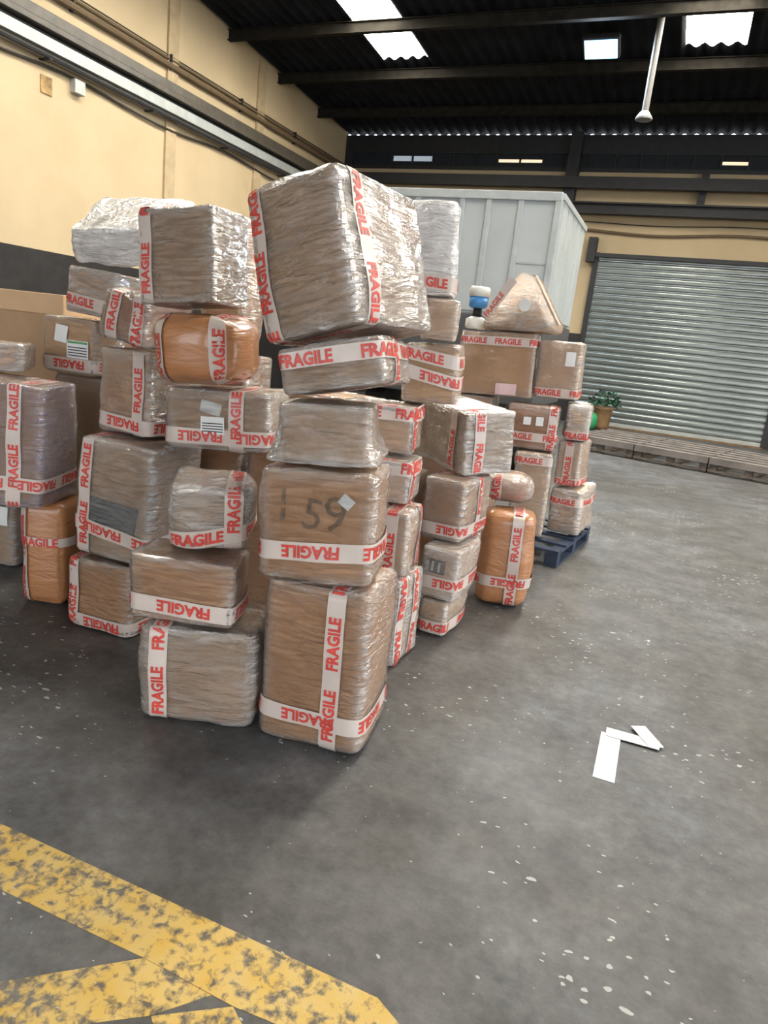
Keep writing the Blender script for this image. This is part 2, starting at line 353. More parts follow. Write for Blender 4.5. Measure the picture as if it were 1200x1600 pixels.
# ------------------------------------------------------------------ parcels
def cardboard(name, lo, hi):
    m, nt, b = new_mat(name)
    v = coords(nt); f = noise_n(nt, v, 3.5, 5, 0.6)
    rp = ramp(nt, f, [(0.25, lo), (0.75, hi)]); lk(nt, rp.outputs['Color'], b.inputs['Base Color'])
    b.inputs['Roughness'].default_value = 0.7
    return m
m_card = cardboard('brown_cardboard', (0.42, 0.23, 0.11), (0.53, 0.305, 0.16))
m_card_d = cardboard('dull_brown_cardboard', (0.34, 0.21, 0.11), (0.45, 0.285, 0.16))
m_card_l = cardboard('tan_cardboard', (0.56, 0.35, 0.185), (0.67, 0.445, 0.26))
m_card_w = cardboard('pale_cardboard', (0.46, 0.41, 0.35), (0.62, 0.56, 0.49))
def film(name, milk_lo, milk_hi, tint=(0.84, 0.80, 0.76), rough=0.09, bmp=1.0):
    m = bpy.data.materials.new(name); m.use_nodes = True; nt = m.node_tree
    out = nt.nodes['Material Output']; b = nt.nodes['Principled BSDF']
    v = coords(nt, (1, 1, 2.6)); v2 = coords(nt, (1.2, 1.2, 6.0))
    w1 = noise_n(nt, v, 4.5, 5, 0.62, 1.6); w2 = noise_n(nt, v2, 9, 4, 0.6, 0.8)
    ad = nd(nt, 'ShaderNodeMath', operation='ADD'); lk(nt, w1, ad.inputs[0]); lk(nt, w2, ad.inputs[1])
    bp = nd(nt, 'ShaderNodeBump'); bp.inputs['Strength'].default_value = bmp; bp.inputs['Distance'].default_value = 0.03
    lk(nt, ad.outputs[0], bp.inputs['Height'])
    b.inputs['Base Color'].default_value = (*tint, 1); b.inputs['Roughness'].default_value = rough
    lk(nt, bp.outputs['Normal'], b.inputs['Normal'])
    gl = nd(nt, 'ShaderNodeBsdfGlossy'); gl.inputs['Roughness'].default_value = rough; gl.inputs['Color'].default_value = (1, 1, 1, 1)
    lk(nt, bp.outputs['Normal'], gl.inputs['Normal'])
    tr = nd(nt, 'ShaderNodeBsdfTransparent'); tr.inputs['Color'].default_value = (1, 1, 1, 1)
    mr = ramp(nt, w1, [(0.3, milk_lo), (0.72, milk_hi)])
    at = nd(nt, 'ShaderNodeAttribute', attribute_name='fold')
    w3 = ramp(nt, w2, [(0.35, 0.15), (0.65, 1.0)])
    fo = nd(nt, 'ShaderNodeMath', operation='MULTIPLY'); lk(nt, at.outputs['Fac'], fo.inputs[0]); lk(nt, w3.outputs['Color'], fo.inputs[1])
    fa = nd(nt, 'ShaderNodeMath', operation='MULTIPLY_ADD'); lk(nt, fo.outputs[0], fa.inputs[0]); fa.inputs[1].default_value = 0.46; lk(nt, mr.outputs['Color'], fa.inputs[2]); fa.use_clamp = True
    m1 = nd(nt, 'ShaderNodeMixShader'); lk(nt, fa.outputs[0], m1.inputs['Fac']); lk(nt, tr.outputs[0], m1.inputs[1]); lk(nt, b.outputs[0], m1.inputs[2])
    fr = nd(nt, 'ShaderNodeFresnel'); fr.inputs['IOR'].default_value = 1.5; lk(nt, bp.outputs['Normal'], fr.inputs['Normal'])
    fm = nd(nt, 'ShaderNodeMath', operation='MULTIPLY'); lk(nt, fr.outputs[0], fm.inputs[0]); fm.inputs[1].default_value = 0.8; fm.use_clamp = True
    fg = nd(nt, 'ShaderNodeMath', operation='MULTIPLY_ADD'); lk(nt, fo.outputs[0], fg.inputs[0]); fg.inputs[1].default_value = 0.16; lk(nt, fm.outputs[0], fg.inputs[2]); fg.use_clamp = True
    m2 = nd(nt, 'ShaderNodeMixShader'); lk(nt, fg.outputs[0], m2.inputs['Fac']); lk(nt, m1.outputs[0], m2.inputs[1]); lk(nt, gl.outputs[0], m2.inputs[2])
    lk(nt, m2.outputs[0], out.inputs['Surface'])
    return m
F = {'clear': film('clear_stretch_film', 0.0, 0.05),
     'grey': film('greyish_stretch_film', 0.03, 0.26),
     'milky': film('milky_stretch_film', 0.10, 0.5),
     'white': film('white_stretch_film', 0.5, 0.95),
     'lilac': film('lilac_tinted_film', 0.03, 0.3, (0.6, 0.52, 0.62))}
m_orange, nt, b = new_mat('orange_brown_wrapping_tape')
v = coords(nt, (1, 1, 4)); f = noise_n(nt, v, 4, 5, 0.6, 0.6)
rp = ramp(nt, f, [(0.25, (0.36, 0.15, 0.06)), (0.75, (0.47, 0.22, 0.1))]); lk(nt, rp.outputs['Color'], b.inputs['Base Color'])
b.inputs['Roughness'].default_value = 0.32; b.inputs['Coat Weight'].default_value = 0.6; b.inputs['Coat Roughness'].default_value = 0.12
bump(nt, f, 0.6, 0.025, b.inputs['Normal'])
m_tape = simple('white_parcel_tape', (0.54, 0.46, 0.41), 0.35, var=0.08, scale=9)
m_red = simple('red_print', (0.55, 0.06, 0.045), 0.45, var=0.2, scale=20)
m_paper = simple('white_label_paper', (0.72, 0.73, 0.72), 0.6, var=0.05)
m_ink = simple('black_print', (0.03, 0.03, 0.035), 0.6)
m_green = simple('green_print', (0.08, 0.28, 0.1), 0.6)
m_pen = simple('marker_writing', (0.2, 0.125, 0.07), 0.6)
m_logo = simple('rust_red_print', (0.42, 0.16, 0.09), 0.6)

# the printed word, made once as a flat mesh: x from 0 to its length, y centred
def text_geo(word, height, bold=0.0, step=0.02, squeeze=1.0):
    cu = bpy.data.curves.new('word', 'FONT'); cu.body = word; cu.size = 1.0; cu.resolution_u = 2; cu.offset = bold
    ob = bpy.data.objects.new('word', cu); COL.objects.link(ob)
    dg = bpy.context.evaluated_depsgraph_get(); me = bpy.data.meshes.new_from_object(ob.evaluated_get(dg))
    bpy.data.objects.remove(ob); bpy.data.curves.remove(cu)
    bm = bmesh.new(); bm.from_mesh(me); bpy.data.meshes.remove(me)
    bmesh.ops.remove_doubles(bm, verts=bm.verts, dist=1e-5)
    ys = [v.co.y for v in bm.verts]; xs = [v.co.x for v in bm.verts]
    s = height/(max(ys)-min(ys)); x0 = min(xs); yc = (max(ys)+min(ys))/2
    for v in bm.verts: v.co = Vector(((v.co.x-x0)*s*squeeze, (v.co.y-yc)*s, 0))
    L = max(v.co.x for v in bm.verts); x = step
    while x < L:
        bmesh.ops.bisect_plane(bm, geom=bm.verts[:]+bm.edges[:]+bm.faces[:], plane_co=(x, 0, 0), plane_no=(1, 0, 0)); x += step
    bmesh.ops.triangulate(bm, faces=bm.faces)
    bm.verts.index_update()
    g = ([v.co.copy() for v in bm.verts], [[v.index for v in f.verts] for f in bm.faces], L); bm.free(); return g
WORD = text_geo('FRAGILE', 0.05, 0.04, 0.022, 0.92)
TAPE_W = 0.072

class Parcel:
    """surface of a softened box; every wrap, tape and label is laid on the same surface"""
    def __init__(s, w, d, h, r, bulge, dent, seed, taper=0.0, flare=0.0):
        s.h = Vector((w/2, d/2, h/2)); s.r = min(r, 0.49*min(w, d, h)); s.b = bulge; s.dent = dent; s.seed = seed; s.taper = taper; s.flare = flare
    def S(s, p, off=0.0, wrinkle=0.0, flare=False):
        h = s.h; r = s.r
        q = Vector([max(-(h[i]-r), min(h[i]-r, p[i])) for i in range(3)])
        n = Vector(p)-q
        n = n.normalized() if n.length > 1e-9 else Vector((0, 0, 1))
        u = [min(1, abs(p[i])/h[i]) for i in range(3)]
        k = max(range(3), key=lambda i: u[i]); o = [i for i in range(3) if i != k]
        bl = s.b*(1-u[o[0]]**2)*(1-u[o[1]]**2)
        if k == 2: bl = 0
        base = q+n*r
        dn = noise.noise(base*5.5+Vector((s.seed*3.1, 0, s.seed)))*s.dent
        if k == 2: dn = 0 if p[2] < 0 else -abs(dn)
        e = off
        if wrinkle: e += wrinkle*(0.5+0.5*noise.noise(Vector((base.x*14, base.y*14, base.z*30+s.seed*7))))
        if k == 2: e *= 0.25
        out = base+n*(bl+dn+e)
        t = (out.z+h.z)/(2*h.z)
        if s.taper: out.x *= 1-s.taper*t; out.y *= 1-s.taper*t
        if s.flare and flare: f = 1+s.flare*max(0, 1-t*1.3)**2; out.x *= f; out.y *= f
        out.z += h.z+0.004
        return out
    def fold(s, p):
        """how densely the film is gathered: thick along edges and on the two ends, thin on the broad faces"""
        a = [(s.h[i]-abs(p[i])) for i in range(3)]; near = sorted(a)[1]
        e = max(0.0, 1-near/0.075)
        ends = 0.45 if a[0] < 1e-6 else (0.3 if (a[2] < 1e-6 and p[2] > 0) else 0.0)
        return min(1.0, e*e*0.9+ends)
    def shell(s, name, mat, parent, n, off=0.0, wrinkle=0.0, flare=False):
        def axis(h):
            r = min(s.r*1.2, h*0.9); c = [-h+r*(i/4) for i in range(4)]
            m = [-(h-r)+2*(h-r)*i/n for i in range(n+1)]
            return c+m+[-x for x in reversed(c)]
        ax = [axis(s.h[i]) for i in range(3)]; idx = {}; V = []; Fc = []; fold = []
        def vid(p):
            key = tuple(round(c, 6) for c in p)
            if key not in idx: idx[key] = len(V); V.append(s.S(p, off, wrinkle, flare)); fold.append(s.fold(p))
            return idx[key]
        for k in range(3):
            i, j = [(1, 2), (2, 0), (0, 1)][k]
            for sg in (-1, 1):
                for a in range(len(ax[i])-1):
                    for c in range(len(ax[j])-1):
                        q = []
                        for (aa, cc) in ((a, c), (a+1, c), (a+1, c+1), (a, c+1)):
                            p = [0, 0, 0]; p[k] = sg*s.h[k]; p[i] = ax[i][aa]; p[j] = ax[j][cc]; q.append(vid(p))
                        Fc.append(q if sg > 0 else q[::-1])
        me = bpy.data.meshes.new(name); me.from_pydata([tuple(x) for x in V], [], Fc); me.update()
        if wrinkle: me.attributes.new('fold', 'FLOAT', 'POINT').data.foreach_set('value', fold)
        return link(name, me, mat, parent, True)
    def ring(s, kind, pos, slope=0.0):
        """loop length and a map (along, across) -> point on the sharp box. kind h: level belt, v: front-top-back, d: left-top-right"""
        hx, hy, hz = s.h
        A, B2 = {'h': (hx, hy), 'v': (hy, hz), 'd': (hx, hz)}[kind]
        # v starts at the foot of the front face and climbs it
        L = 4*(A+B2)
        def at(t):
            t %= L
            if kind == 'h': seq = [((-A, -B2), (A, -B2)), ((A, -B2), (A, B2)), ((A, B2), (-A, B2)), ((-A, B2), (-A, -B2))]
            else: seq = [((-A, -B2), (-A, B2)), ((-A, B2), (A, B2)), ((A, B2), (A, -B2)), ((A, -B2), (-A, -B2))]
            for (a, c) in seq:
                l = abs(c[0]-a[0])+abs(c[1]-a[1])
                if t <= l: f = t/l; return (a[0]+(c[0]-a[0])*f, a[1]+(c[1]-a[1])*f)
                t -= l
            return seq[-1][1]
        def mp(t, w):
            a, c = at(t)
            if kind == 'h': return (a, c, max(-hz*0.97, min(hz*0.97, pos*hz+w+slope*a)))
            if kind == 'v': return (max(-hx*0.98, min(hx*0.98, pos*hx-w+slope*c)), a, c)
            return (a, max(-hy*0.98, min(hy*0.98, pos*hy+w)), c)
        return L, mp
    def tape(s, kind, pos, parent, slope=0.0, flip=False, off=0.010, shift=0.0, width=TAPE_W, words=True):
        L, mp = s.ring(kind, pos, slope); n = max(24, int(L/0.025)); V = []; Fc = []
        for i in range(n):
            for w in (-0.5, 0, 0.5): V.append(s.S(mp(L*i/n, w*width), off, 0.0015))
        for i in range(n):
            j = (i+1) % n
            for k in (0, 1): Fc.append((i*3+k, j*3+k, j*3+k+1, i*3+k+1))
        me = bpy.data.meshes.new('fragile_tape'); me.from_pydata([tuple(x) for x in V], [], Fc); me.update()
        o = link('fragile_tape', me, m_tape, parent, True)
        if not words: return o
        V = []; Fc = []; gap = WORD[2]+0.062; cnt = max(1, int(L/gap)); gap = L/cnt
        for k in range(cnt):
            o0 = len(V)
            for q in WORD[0]:
                t = q.x+k*gap+shift if not flip else L-(q.x+k*gap)+shift
                V.append(s.S(mp(t, q.y if not flip else -q.y), off+0.0022, 0.0015))
            Fc += [[i+o0 for i in f] for f in WORD[1]]
        me = bpy.data.meshes.new('lettering'); me.from_pydata([tuple(x) for x in V], [], Fc); me.update()
        link('lettering', me, m_red, o, kind='stuff')
        return o
    def patch(s, name, face, u0, u1, v0, v1, mat, parent, off=0.0125, ang=0.0, n=5):
        """a label laid on a face: F front, R right, L left, T top; u, v from -1 to 1"""
        hx, hy, hz = s.h; V = []; Fc = []
        uc, vc = (u0+u1)/2, (v0+v1)/2; ca, sa = math.cos(R(ang)), math.sin(R(ang))
        su, sv = {'F': (hx, hz), 'R': (hy, hz), 'L': (hy, hz), 'T': (hx, hy)}[face]
        for i in range(n+1):
            for j in range(n+1):
                a = ((u0+(u1-u0)*i/n)-uc)*su; c = ((v0+(v1-v0)*j/n)-vc)*sv
                a, c = uc*su+a*ca-c*sa, vc*sv+a*sa+c*ca
                p = {'F': (a, -hy, c), 'R': (hx, a, c), 'L': (-hx, -a, c), 'T': (a, c, hz)}[face]
                V.append(s.S(p, off))
        for i in range(n):
            for j in range(n): Fc.append((i*(n+1)+j, (i+1)*(n+1)+j, (i+1)*(n+1)+j+1, i*(n+1)+j+1))
        me = bpy.data.meshes.new(name); me.from_pydata([tuple(x) for x in V], [], Fc); me.update()
        return link(name, me, mat, parent)
    def stroke_text(s, name, word, face, u, v, height, mat, parent, off=0.003, ang=0, squeeze=1.0, bold=0.0):
        geo = text_geo(word, height, bold, 0.03, squeeze); hx, hy, hz = s.h; V = []; ca, sa = math.cos(R(ang)), math.sin(R(ang))
        for q in geo[0]:
            x, y = q.x-geo[2]/2, q.y; x, y = x*ca-y*sa, x*sa+y*ca
            if face == 'F': p = (u*hx+x, -hy, v*hz+y)
            else: p = (hx, u*hy+x, v*hz+y)
            V.append(s.S(p, off))
        me = bpy.data.meshes.new(name); me.from_pydata([tuple(x) for x in V], [], geo[1]); me.update()
        return link(name, me, mat, parent)

NP = [0]
def parcel(name, geo, label, body=None, wrap='clear', tapes=(), rad=0.022, bulge=0.008, dent=0.012, group=None, cat='carton', taper=0.0, flare=0.0, res=7, part='cardboard_box'):
    x, y, z, w, d, h, yaw, tx, ty = geo
    NP[0] += 1
    e = empty(name, (x, y, z), (R(tx), R(ty), R(yaw)), label=label, category=cat)
    if group: e['group'] = group
    P = Parcel(w-0.016, d-0.016, h-0.008, rad, bulge, dent, NP[0], taper, flare)
    P.shell(part, body or m_card, e, res)
    if wrap: P.shell('stretch_film', F[wrap], e, res+9, 0.004, 0.007, True)
    for t in tapes: P.tape(*t[:2], e, **(t[2] if len(t) > 2 else {}))
    P.e = e
    return P
def barcode(P, face, u0, u1, v0, v1, green=False):
    lab = P.patch('shipping_label', face, u0, u1, v0, v1, m_paper, P.e)
    n = 4
    for i in range(n):
        a = v0+(v1-v0)*(0.12+0.62*i/n); P.patch('printed_line', face, u0+0.06*(u1-u0), u1-0.06*(u1-u0), a, a+(v1-v0)*0.06, m_ink, lab, 0.0138, n=3)
    if green: P.patch('printed_band', face, u0+0.04*(u1-u0), u1-0.04*(u1-u0), v1-(v1-v0)*0.16, v1-(v1-v0)*0.04, m_green, lab, 0.0138, n=3)
    return lab
f_ = dict(flip=True)
GF = 'parcels stacked at the front corner'; GL = 'parcels stacked on the left side'; GM = 'parcels stacked behind the front corner'; GR = 'parcels stacked at the far right'

# --- front column
P = parcel('wrapped_carton', (-1.112, 2.424, 0.006, 0.434, 0.397, 0.680, 6.6, 0, -1.2), 'tall brown carton on the floor at the front corner, its two tapes crossing low', rad=0.035, bulge=0.014,
           tapes=[('h', -0.62, dict(flip=True, slope=-0.03)), ('v', 0.42, dict(shift=0.05))], group=GF)
P = parcel('wrapped_carton', (-1.146, 2.363, 0.698, 0.433, 0.36, 0.43, 13.6, -0.6, -2.5), 'brown carton with handwritten numbers and one level tape, second up at the front corner', rad=0.03, bulge=0.012,
           tapes=[('h', -0.42, dict(flip=True, slope=0.05))], group=GF)
P.stroke_text('handwriting', '1', 'F', -0.58, 0.38, 0.115, m_pen, P.e); P.stroke_text('handwriting', '5', 'F', -0.05, 0.25, 0.115, m_pen, P.e, ang=-8)
P.stroke_text('handwriting', '9', 'F', 0.35, 0.28, 0.135, m_pen, P.e, ang=-4); P.patch('paper_sticker', 'F', 0.42, 0.66, 0.42, 0.62, m_paper, P.e, 0.004, -38)
parcel('wrapped_carton', (-1.211, 2.451, 1.132, 0.345, 0.38, 0.222, 19, -1, -2.5), 'small dull carton without tape, draped in flaring clear film, on the handwritten carton', body=m_card_d, wrap='grey', flare=0.28, group=GF)
parcel('wrapped_carton', (-1.183, 2.516, 1.398, 0.41, 0.43, 0.178, 9.3, -2, -13.5), 'flat tilted carton with a tape along its top edge, squeezed under the biggest box', body=m_card_d, wrap='grey',
       tapes=[('h', 0.42, dict(flip=False, width=0.06)), ('d', -0.2)], group=GF)
P = parcel('wrapped_carton', (-1.209, 2.577, 1.596, 0.411, 0.61, 0.55, -6.8, 0, -16.7), 'biggest film wrapped box, tilted to the left on top of the front column', body=m_card_d, wrap='grey', rad=0.03, bulge=0.02, dent=0.02, res=9,
           tapes=[('v', -0.80, dict(shift=0.1)), ('d', -0.62, dict(shift=0.02))], group=GF)
P.patch('printed_panel', 'R', 0.12, 0.78, 0.42, 0.68, m_logo, P.e, 0.003, -8); P.patch('printed_panel', 'R', 0.62, 0.78, 0.2, 0.4, m_logo, P.e, 0.003)

# --- left of the front column
P = parcel('wrapped_carton', (-1.614, 2.282, 0.003, 0.464, 0.33, 0.412, 22.1, 0, -1.0), 'crumpled wrapped floor carton left of the front corner, tape up its left end', body=m_card_d, wrap='grey', dent=0.022, bulge=0.015, rad=0.035,
           tapes=[('v', -0.68, dict(shift=0.03))], group=GF)
parcel('wrapped_carton', (-1.685, 2.242, 0.421, 0.422, 0.26, 0.272, 19.2, 0, 0.6), 'brown carton with one level tape, on the crumpled floor carton left of the front corner', rad=0.018, bulge=0.006,
       tapes=[('h', -0.52, dict(flip=True, slope=-0.04))], group=GF)
parcel('wrapped_carton', (-1.70, 2.397, 0.712, 0.331, 0.36, 0.275, 30, 3.5, -2), 'pinkish crumpled parcel in shiny film, tapes crossing low on its right, on a brown carton', body=m_card_d, wrap='milky', dent=0.03, rad=0.045,
       tapes=[('h', -0.55, dict(slope=0.12)), ('v', 0.62, dict(shift=0.08))], group=GF)
P = parcel('wrapped_carton', (-1.985, 2.90, 1.012, 0.52, 0.37, 0.29, 14.5, 0, -3.3), 'wide carton with a striped white label and crossing tapes, just below the round orange parcel', body=m_card_d, wrap='grey', rad=0.03,
           tapes=[('h', -0.55, dict(flip=True)), ('v', 0.40, dict(shift=0.06))], group=GL)
barcode(P, 'F', -0.28, 0.18, -0.45, 0.12); P.patch('paper_sticker', 'F', -0.3, 0.1, 0.2, 0.6, m_paper, P.e, 0.003, -12)
parcel('wrapped_carton', (-2.535, 2.97, 1.0, 0.36, 0.40, 0.425, -4, 0.5, 0), 'tan carton left of the striped label carton, tapes at its right edge and foot', body=m_card, wrap='grey', dent=0.018,
       tapes=[('h', -0.74, dict(flip=True, slope=-0.05)), ('v', 0.62, dict(shift=0.12))], group=GL)
parcel('wrapped_parcel', (-2.02, 2.76, 1.318, 0.385, 0.44, 0.318, 14.3, 0.3, -4.5), 'round orange brown parcel under the grey top box, with tapes at both ends', body=m_orange, wrap=None, rad=0.09, bulge=0.03, dent=0.02, cat='parcel', part='wrapped_body',
       tapes=[('v', 0.72, dict(shift=0.02)), ('v', -0.82)], group=GL)
parcel('wrapped_carton', (-2.127, 2.764, 1.657, 0.41, 0.28, 0.41, -0.5, -1.5, -5), 'grey wrapped square box on the round orange parcel, left of the biggest box', body=m_card_d, wrap='grey', rad=0.014, bulge=0.006,
       tapes=[('v', -0.80, dict(shift=0.04))], group=GL)
parcel('wrapped_parcel', (-2.64, 3.03, 1.459, 0.30, 0.38, 0.262, -1.2, 4, 8), 'yellowish tan wrapped parcel leaning left of the round orange one', body=m_orange, wrap='grey', rad=0.04, dent=0.025, cat='parcel', part='wrapped_body',
       tapes=[('v', -0.35, dict(shift=0.05)), ('v', 0.75)], group=GL)
parcel('wrapped_parcel', (-2.60, 3.05, 1.75, 0.14, 0.14, 0.11, 20, 0, 8), 'small white film wrapped lump on the yellowish tan parcel', body=m_card_w, wrap='white', rad=0.04, dent=0.03, cat='parcel', res=4, part='wrapped_body', group=GL)
parcel('wrapped_carton', (-3.16, 3.36, 1.55, 0.359, 0.43, 0.262, -0.7, -2, 4), 'pale wrapped carton with a level tape, below the white shiny parcel at the upper left', body=m_card, wrap='milky',
       tapes=[('h', -0.5, dict(slope=-0.05))], group=GL)
parcel('wrapped_parcel', (-3.06, 3.47, 1.972, 0.60, 0.50, 0.22, 15, 30, -3), 'white shiny film parcel tipped forward at the upper left of the pile', body=m_card_w, wrap='white', rad=0.03, dent=0.035, cat='parcel', part='wrapped_body',
       tapes=[('v', 0.55, dict(shift=0.05))], group=GL)
parcel('wrapped_parcel', (-2.38, 3.42, 1.45, 0.30, 0.28, 0.72, 10, 0, 0), 'tan rounded parcel peeping out behind the grey square box', body=m_card_l, wrap='clear', rad=0.10, cat='parcel', part='wrapped_body', group=GL)
parcel('wrapped_carton', (-2.38, 3.42, 0.0, 0.40, 0.36, 1.44, 8, 0, 0), 'tall plain carton hidden in the pile behind the striped label carton', body=m_card, wrap='clear', group=GL)

# --- left end
parcel('wrapped_carton', (-2.504, 2.785, 0.003, 0.392, 0.45, 0.378, 3, 0, 0.2), 'brown carton on the floor right of the upright orange parcel, tape along its foot', body=m_card, wrap='clear', rad=0.03,
       tapes=[('h', -0.78, dict(flip=True)), ('v', -0.82)], group=GL)
P = parcel('wrapped_carton', (-2.468, 2.80, 0.39, 0.44, 0.44, 0.604, 4.3, -1, 2), 'tall shiny carton with a dark film patch, on a brown floor carton at left', body=m_card_d, wrap='grey', rad=0.03, dent=0.018,
           tapes=[('v', -0.72, dict(shift=0.05)), ('h', -0.55, dict(flip=True, slope=-0.12))], group=GL)
P.patch('dark_film_patch', 'F', -0.6, 0.72, -0.48, 0.0, simple('dark_grey_film', (0.07, 0.08, 0.085), 0.2, coat=0.5), P.e, 0.003, -4)
parcel('wrapped_parcel', (-2.994, 2.77, 0.002, 0.25, 0.28, 0.585, 14, 0, -1), 'upright orange brown parcel on the floor at the left end', body=m_orange, wrap=None, rad=0.05, bulge=0.015, cat='parcel', part='wrapped_body',
       tapes=[('v', -0.9), ('h', 0.25, dict(width=0.05))], group=GL)
P = parcel('wrapped_carton', (-3.131, 2.615, 0.592, 0.485, 0.418, 0.62, 22.6, 0, 1.5), 'large box at the left edge wrapped in lilac tinted film, on the upright orange parcel', body=m_card_d, wrap='lilac', dent=0.02,
           tapes=[('v', 0.45, dict(shift=0.1)), ('h', -0.62, dict(flip=True))], group=GL)
P = parcel('wrapped_carton', (-3.762, 3.107, 0.002, 0.4, 0.4, 0.59, 10, 0, 0), 'floor carton cut by the left frame edge, behind the upright orange parcel', body=m_card_d, wrap='grey',
           tapes=[('h', 0.55, dict(flip=True))], group=GL)
P.patch('paper_sticker', 'F', 0.2, 0.85, -0.1, 0.3, m_paper, P.e)
parcel('wrapped_carton', (-3.25, 3.42, 0.0, 0.5, 0.4, 1.205, 10, 0, 0), 'tall dull carton standing behind the lilac wrapped box', body=m_card_d, wrap='clear', group=GL)
parcel('wrapped_carton', (-3.485, 2.78, 1.225, 0.40, 0.30, 0.152, 35, 0.5, 0), 'flat pale carton lying on the lilac wrapped box at the left edge', body=m_card, wrap='milky', group=GL)
P = parcel('wrapped_carton', (-3.311, 3.35, 1.212, 0.397, 0.42, 0.328, 1.8, 0, 0), 'tan carton with white paper labels and a green printed band above the lilac wrapped box', body=m_card_l, wrap='clear',
           tapes=[('h', -0.66, dict(flip=True))], group=GL)
barcode(P, 'F', 0.05, 0.82, -0.42, 0.2, True); P.patch('paper_sticker', 'F', -0.45, 0.05, 0.1, 0.7, m_paper, P.e, 0.012, -5)
P = parcel('lidded_carton', (-4.062, 3.62, 0.0, 0.724, 0.404, 1.655, 6.4, 0, 0), 'tall lidded tan carton before the black dado at the far left', body=m_card_d, wrap=None, group=GL, rad=0.012)
MB().box(-0.37, 0.37, -0.21, 0.21, 1.53, 1.66, 0.008).build('lid', m_card_l, P.e)

# --- second column behind the front corner
parcel('wrapped_carton', (-1.25, 3.23, 0.003, 0.40, 0.32, 0.47, -2.7, 0, -1), 'film wrapped floor carton right behind the tall front corner carton', body=m_card_l, wrap='milky', tapes=[('d', 0.3), ('d', -0.75)], group=GM)
parcel('wrapped_carton', (-1.274, 3.205, 0.478, 0.40, 0.30, 0.328, 8, 0, -1), 'tan carton with an upright tape, second from the floor behind the front column', body=m_card_l, wrap='grey', tapes=[('v', 0.55), ('d', 0.6)], group=GM)
P = parcel('wrapped_carton', (-1.346, 3.318, 0.812, 0.40, 0.311, 0.22, 10, 0, -0.9), 'pale carton with a tape round its top, third from the floor behind the front column', body=m_card_l, wrap='milky', tapes=[('d', -0.7), ('h', 0.7)], group=GM)
parcel('wrapped_carton', (-1.43, 3.50, 1.037, 0.40, 0.36, 0.249, 12, 0, -0.9), 'greyish carton with tape round its top, fourth from the floor behind the front column', body=m_card_l, wrap='grey', tapes=[('h', 0.7), ('d', -0.8)], group=GM)
parcel('wrapped_carton', (-1.263, 3.78, 1.30, 0.307, 0.349, 0.32, 12, 1, -3), 'carton with two slanting tapes just right of the flat tilted carton', body=m_card_l, wrap='clear', tapes=[('h', 0.55, dict(slope=-0.18)), ('h', -0.1, dict(slope=-0.22, flip=True))], group=GM)
parcel('wrapped_carton', (-1.27, 3.775, 1.63, 0.19, 0.40, 0.218, 20, 0, 0), 'plain tan carton tucked beside the lower right of the biggest box', body=m_card_l, wrap='grey', group=GM)
parcel('wrapped_carton', (-1.36, 3.825, 1.857, 0.26, 0.40, 0.48, 17, 0, -3), 'tall white film wrapped carton behind the right side of the biggest box', body=m_card_w, wrap='white', dent=0.03, tapes=[('h', -0.72, dict(slope=-0.1))], group=GM)

# --- right of the second column
P = parcel('wrapped_carton', (-1.036, 3.78, 0.002, 0.175, 0.38, 0.212, -1.9, 0, 0.4), 'smallest carton on the floor left of the upright orange bag', body=m_card_l, wrap='grey', tapes=[('h', -0.5)], group=GM, res=5)
P = parcel('wrapped_carton', (-1.036, 3.80, 0.218, 0.23, 0.405, 0.302, -1, 0, 0.5), 'carton with black printed panel and red tape, on the smallest floor carton', body=m_card_l, wrap='milky', tapes=[('h', -0.35, dict(flip=True))], group=GM)
pnl = P.patch('printed_panel', 'F', -0.85, 0.35, 0.0, 0.55, m_ink, P.e, 0.002)
for u in (-0.72, -0.42, -0.05): P.patch('printed_bar', 'F', u, u+0.13, 0.08, 0.46, m_card_w, pnl, 0.003, n=2)
parcel('wrapped_carton', (-1.085, 3.95, 0.526, 0.262, 0.42, 0.36, -6, 0.5, -0.4), 'brown carton with a white flap on top, under the dark box with the painted glare', body=m_card, wrap='grey', tapes=[('h', -0.65, dict(flip=True)), ('d', 0.1)], group=GM)
P = parcel('wrapped_carton', (-1.19, 4.24, 0.915, 0.66, 0.34, 0.37, -42, 5, 2.5), 'dark brown box with skylight glare painted on its top and two upright tapes, right of the front column', body=m_card_d, wrap='grey', rad=0.012, bulge=0.004,
           tapes=[('v', 0.60, dict(shift=0.03)), ('d', -0.45, dict(shift=0.03))], group=GM)
P.patch('skylight_glare', 'T', -0.94, 0.94, -0.92, 0.92, m_paper, P.e, 0.013)  # white patch paints the skylight reflection on the box top
parcel('wrapped_parcel', (-0.833, 4.44, 0.003, 0.335, 0.30, 0.636, 12.4, 0, -1.5), 'upright rounded orange brown bag on the open floor at the right', body=m_orange, wrap=None, rad=0.07, bulge=0.02, cat='parcel', part='wrapped_body',
       tapes=[('v', 0.35, dict(shift=0.02)), ('h', -0.45, dict(flip=True))], group=GM)
parcel('wrapped_parcel', (-0.915, 4.60, 0.652, 0.30, 0.28, 0.20, 12.5, 0, -0.5), 'small rounded shiny parcel on the upright orange brown bag', body=m_orange, wrap='grey', rad=0.075, bulge=0.02, cat='parcel', part='wrapped_body', tapes=[('v', -0.6)], group=GM)

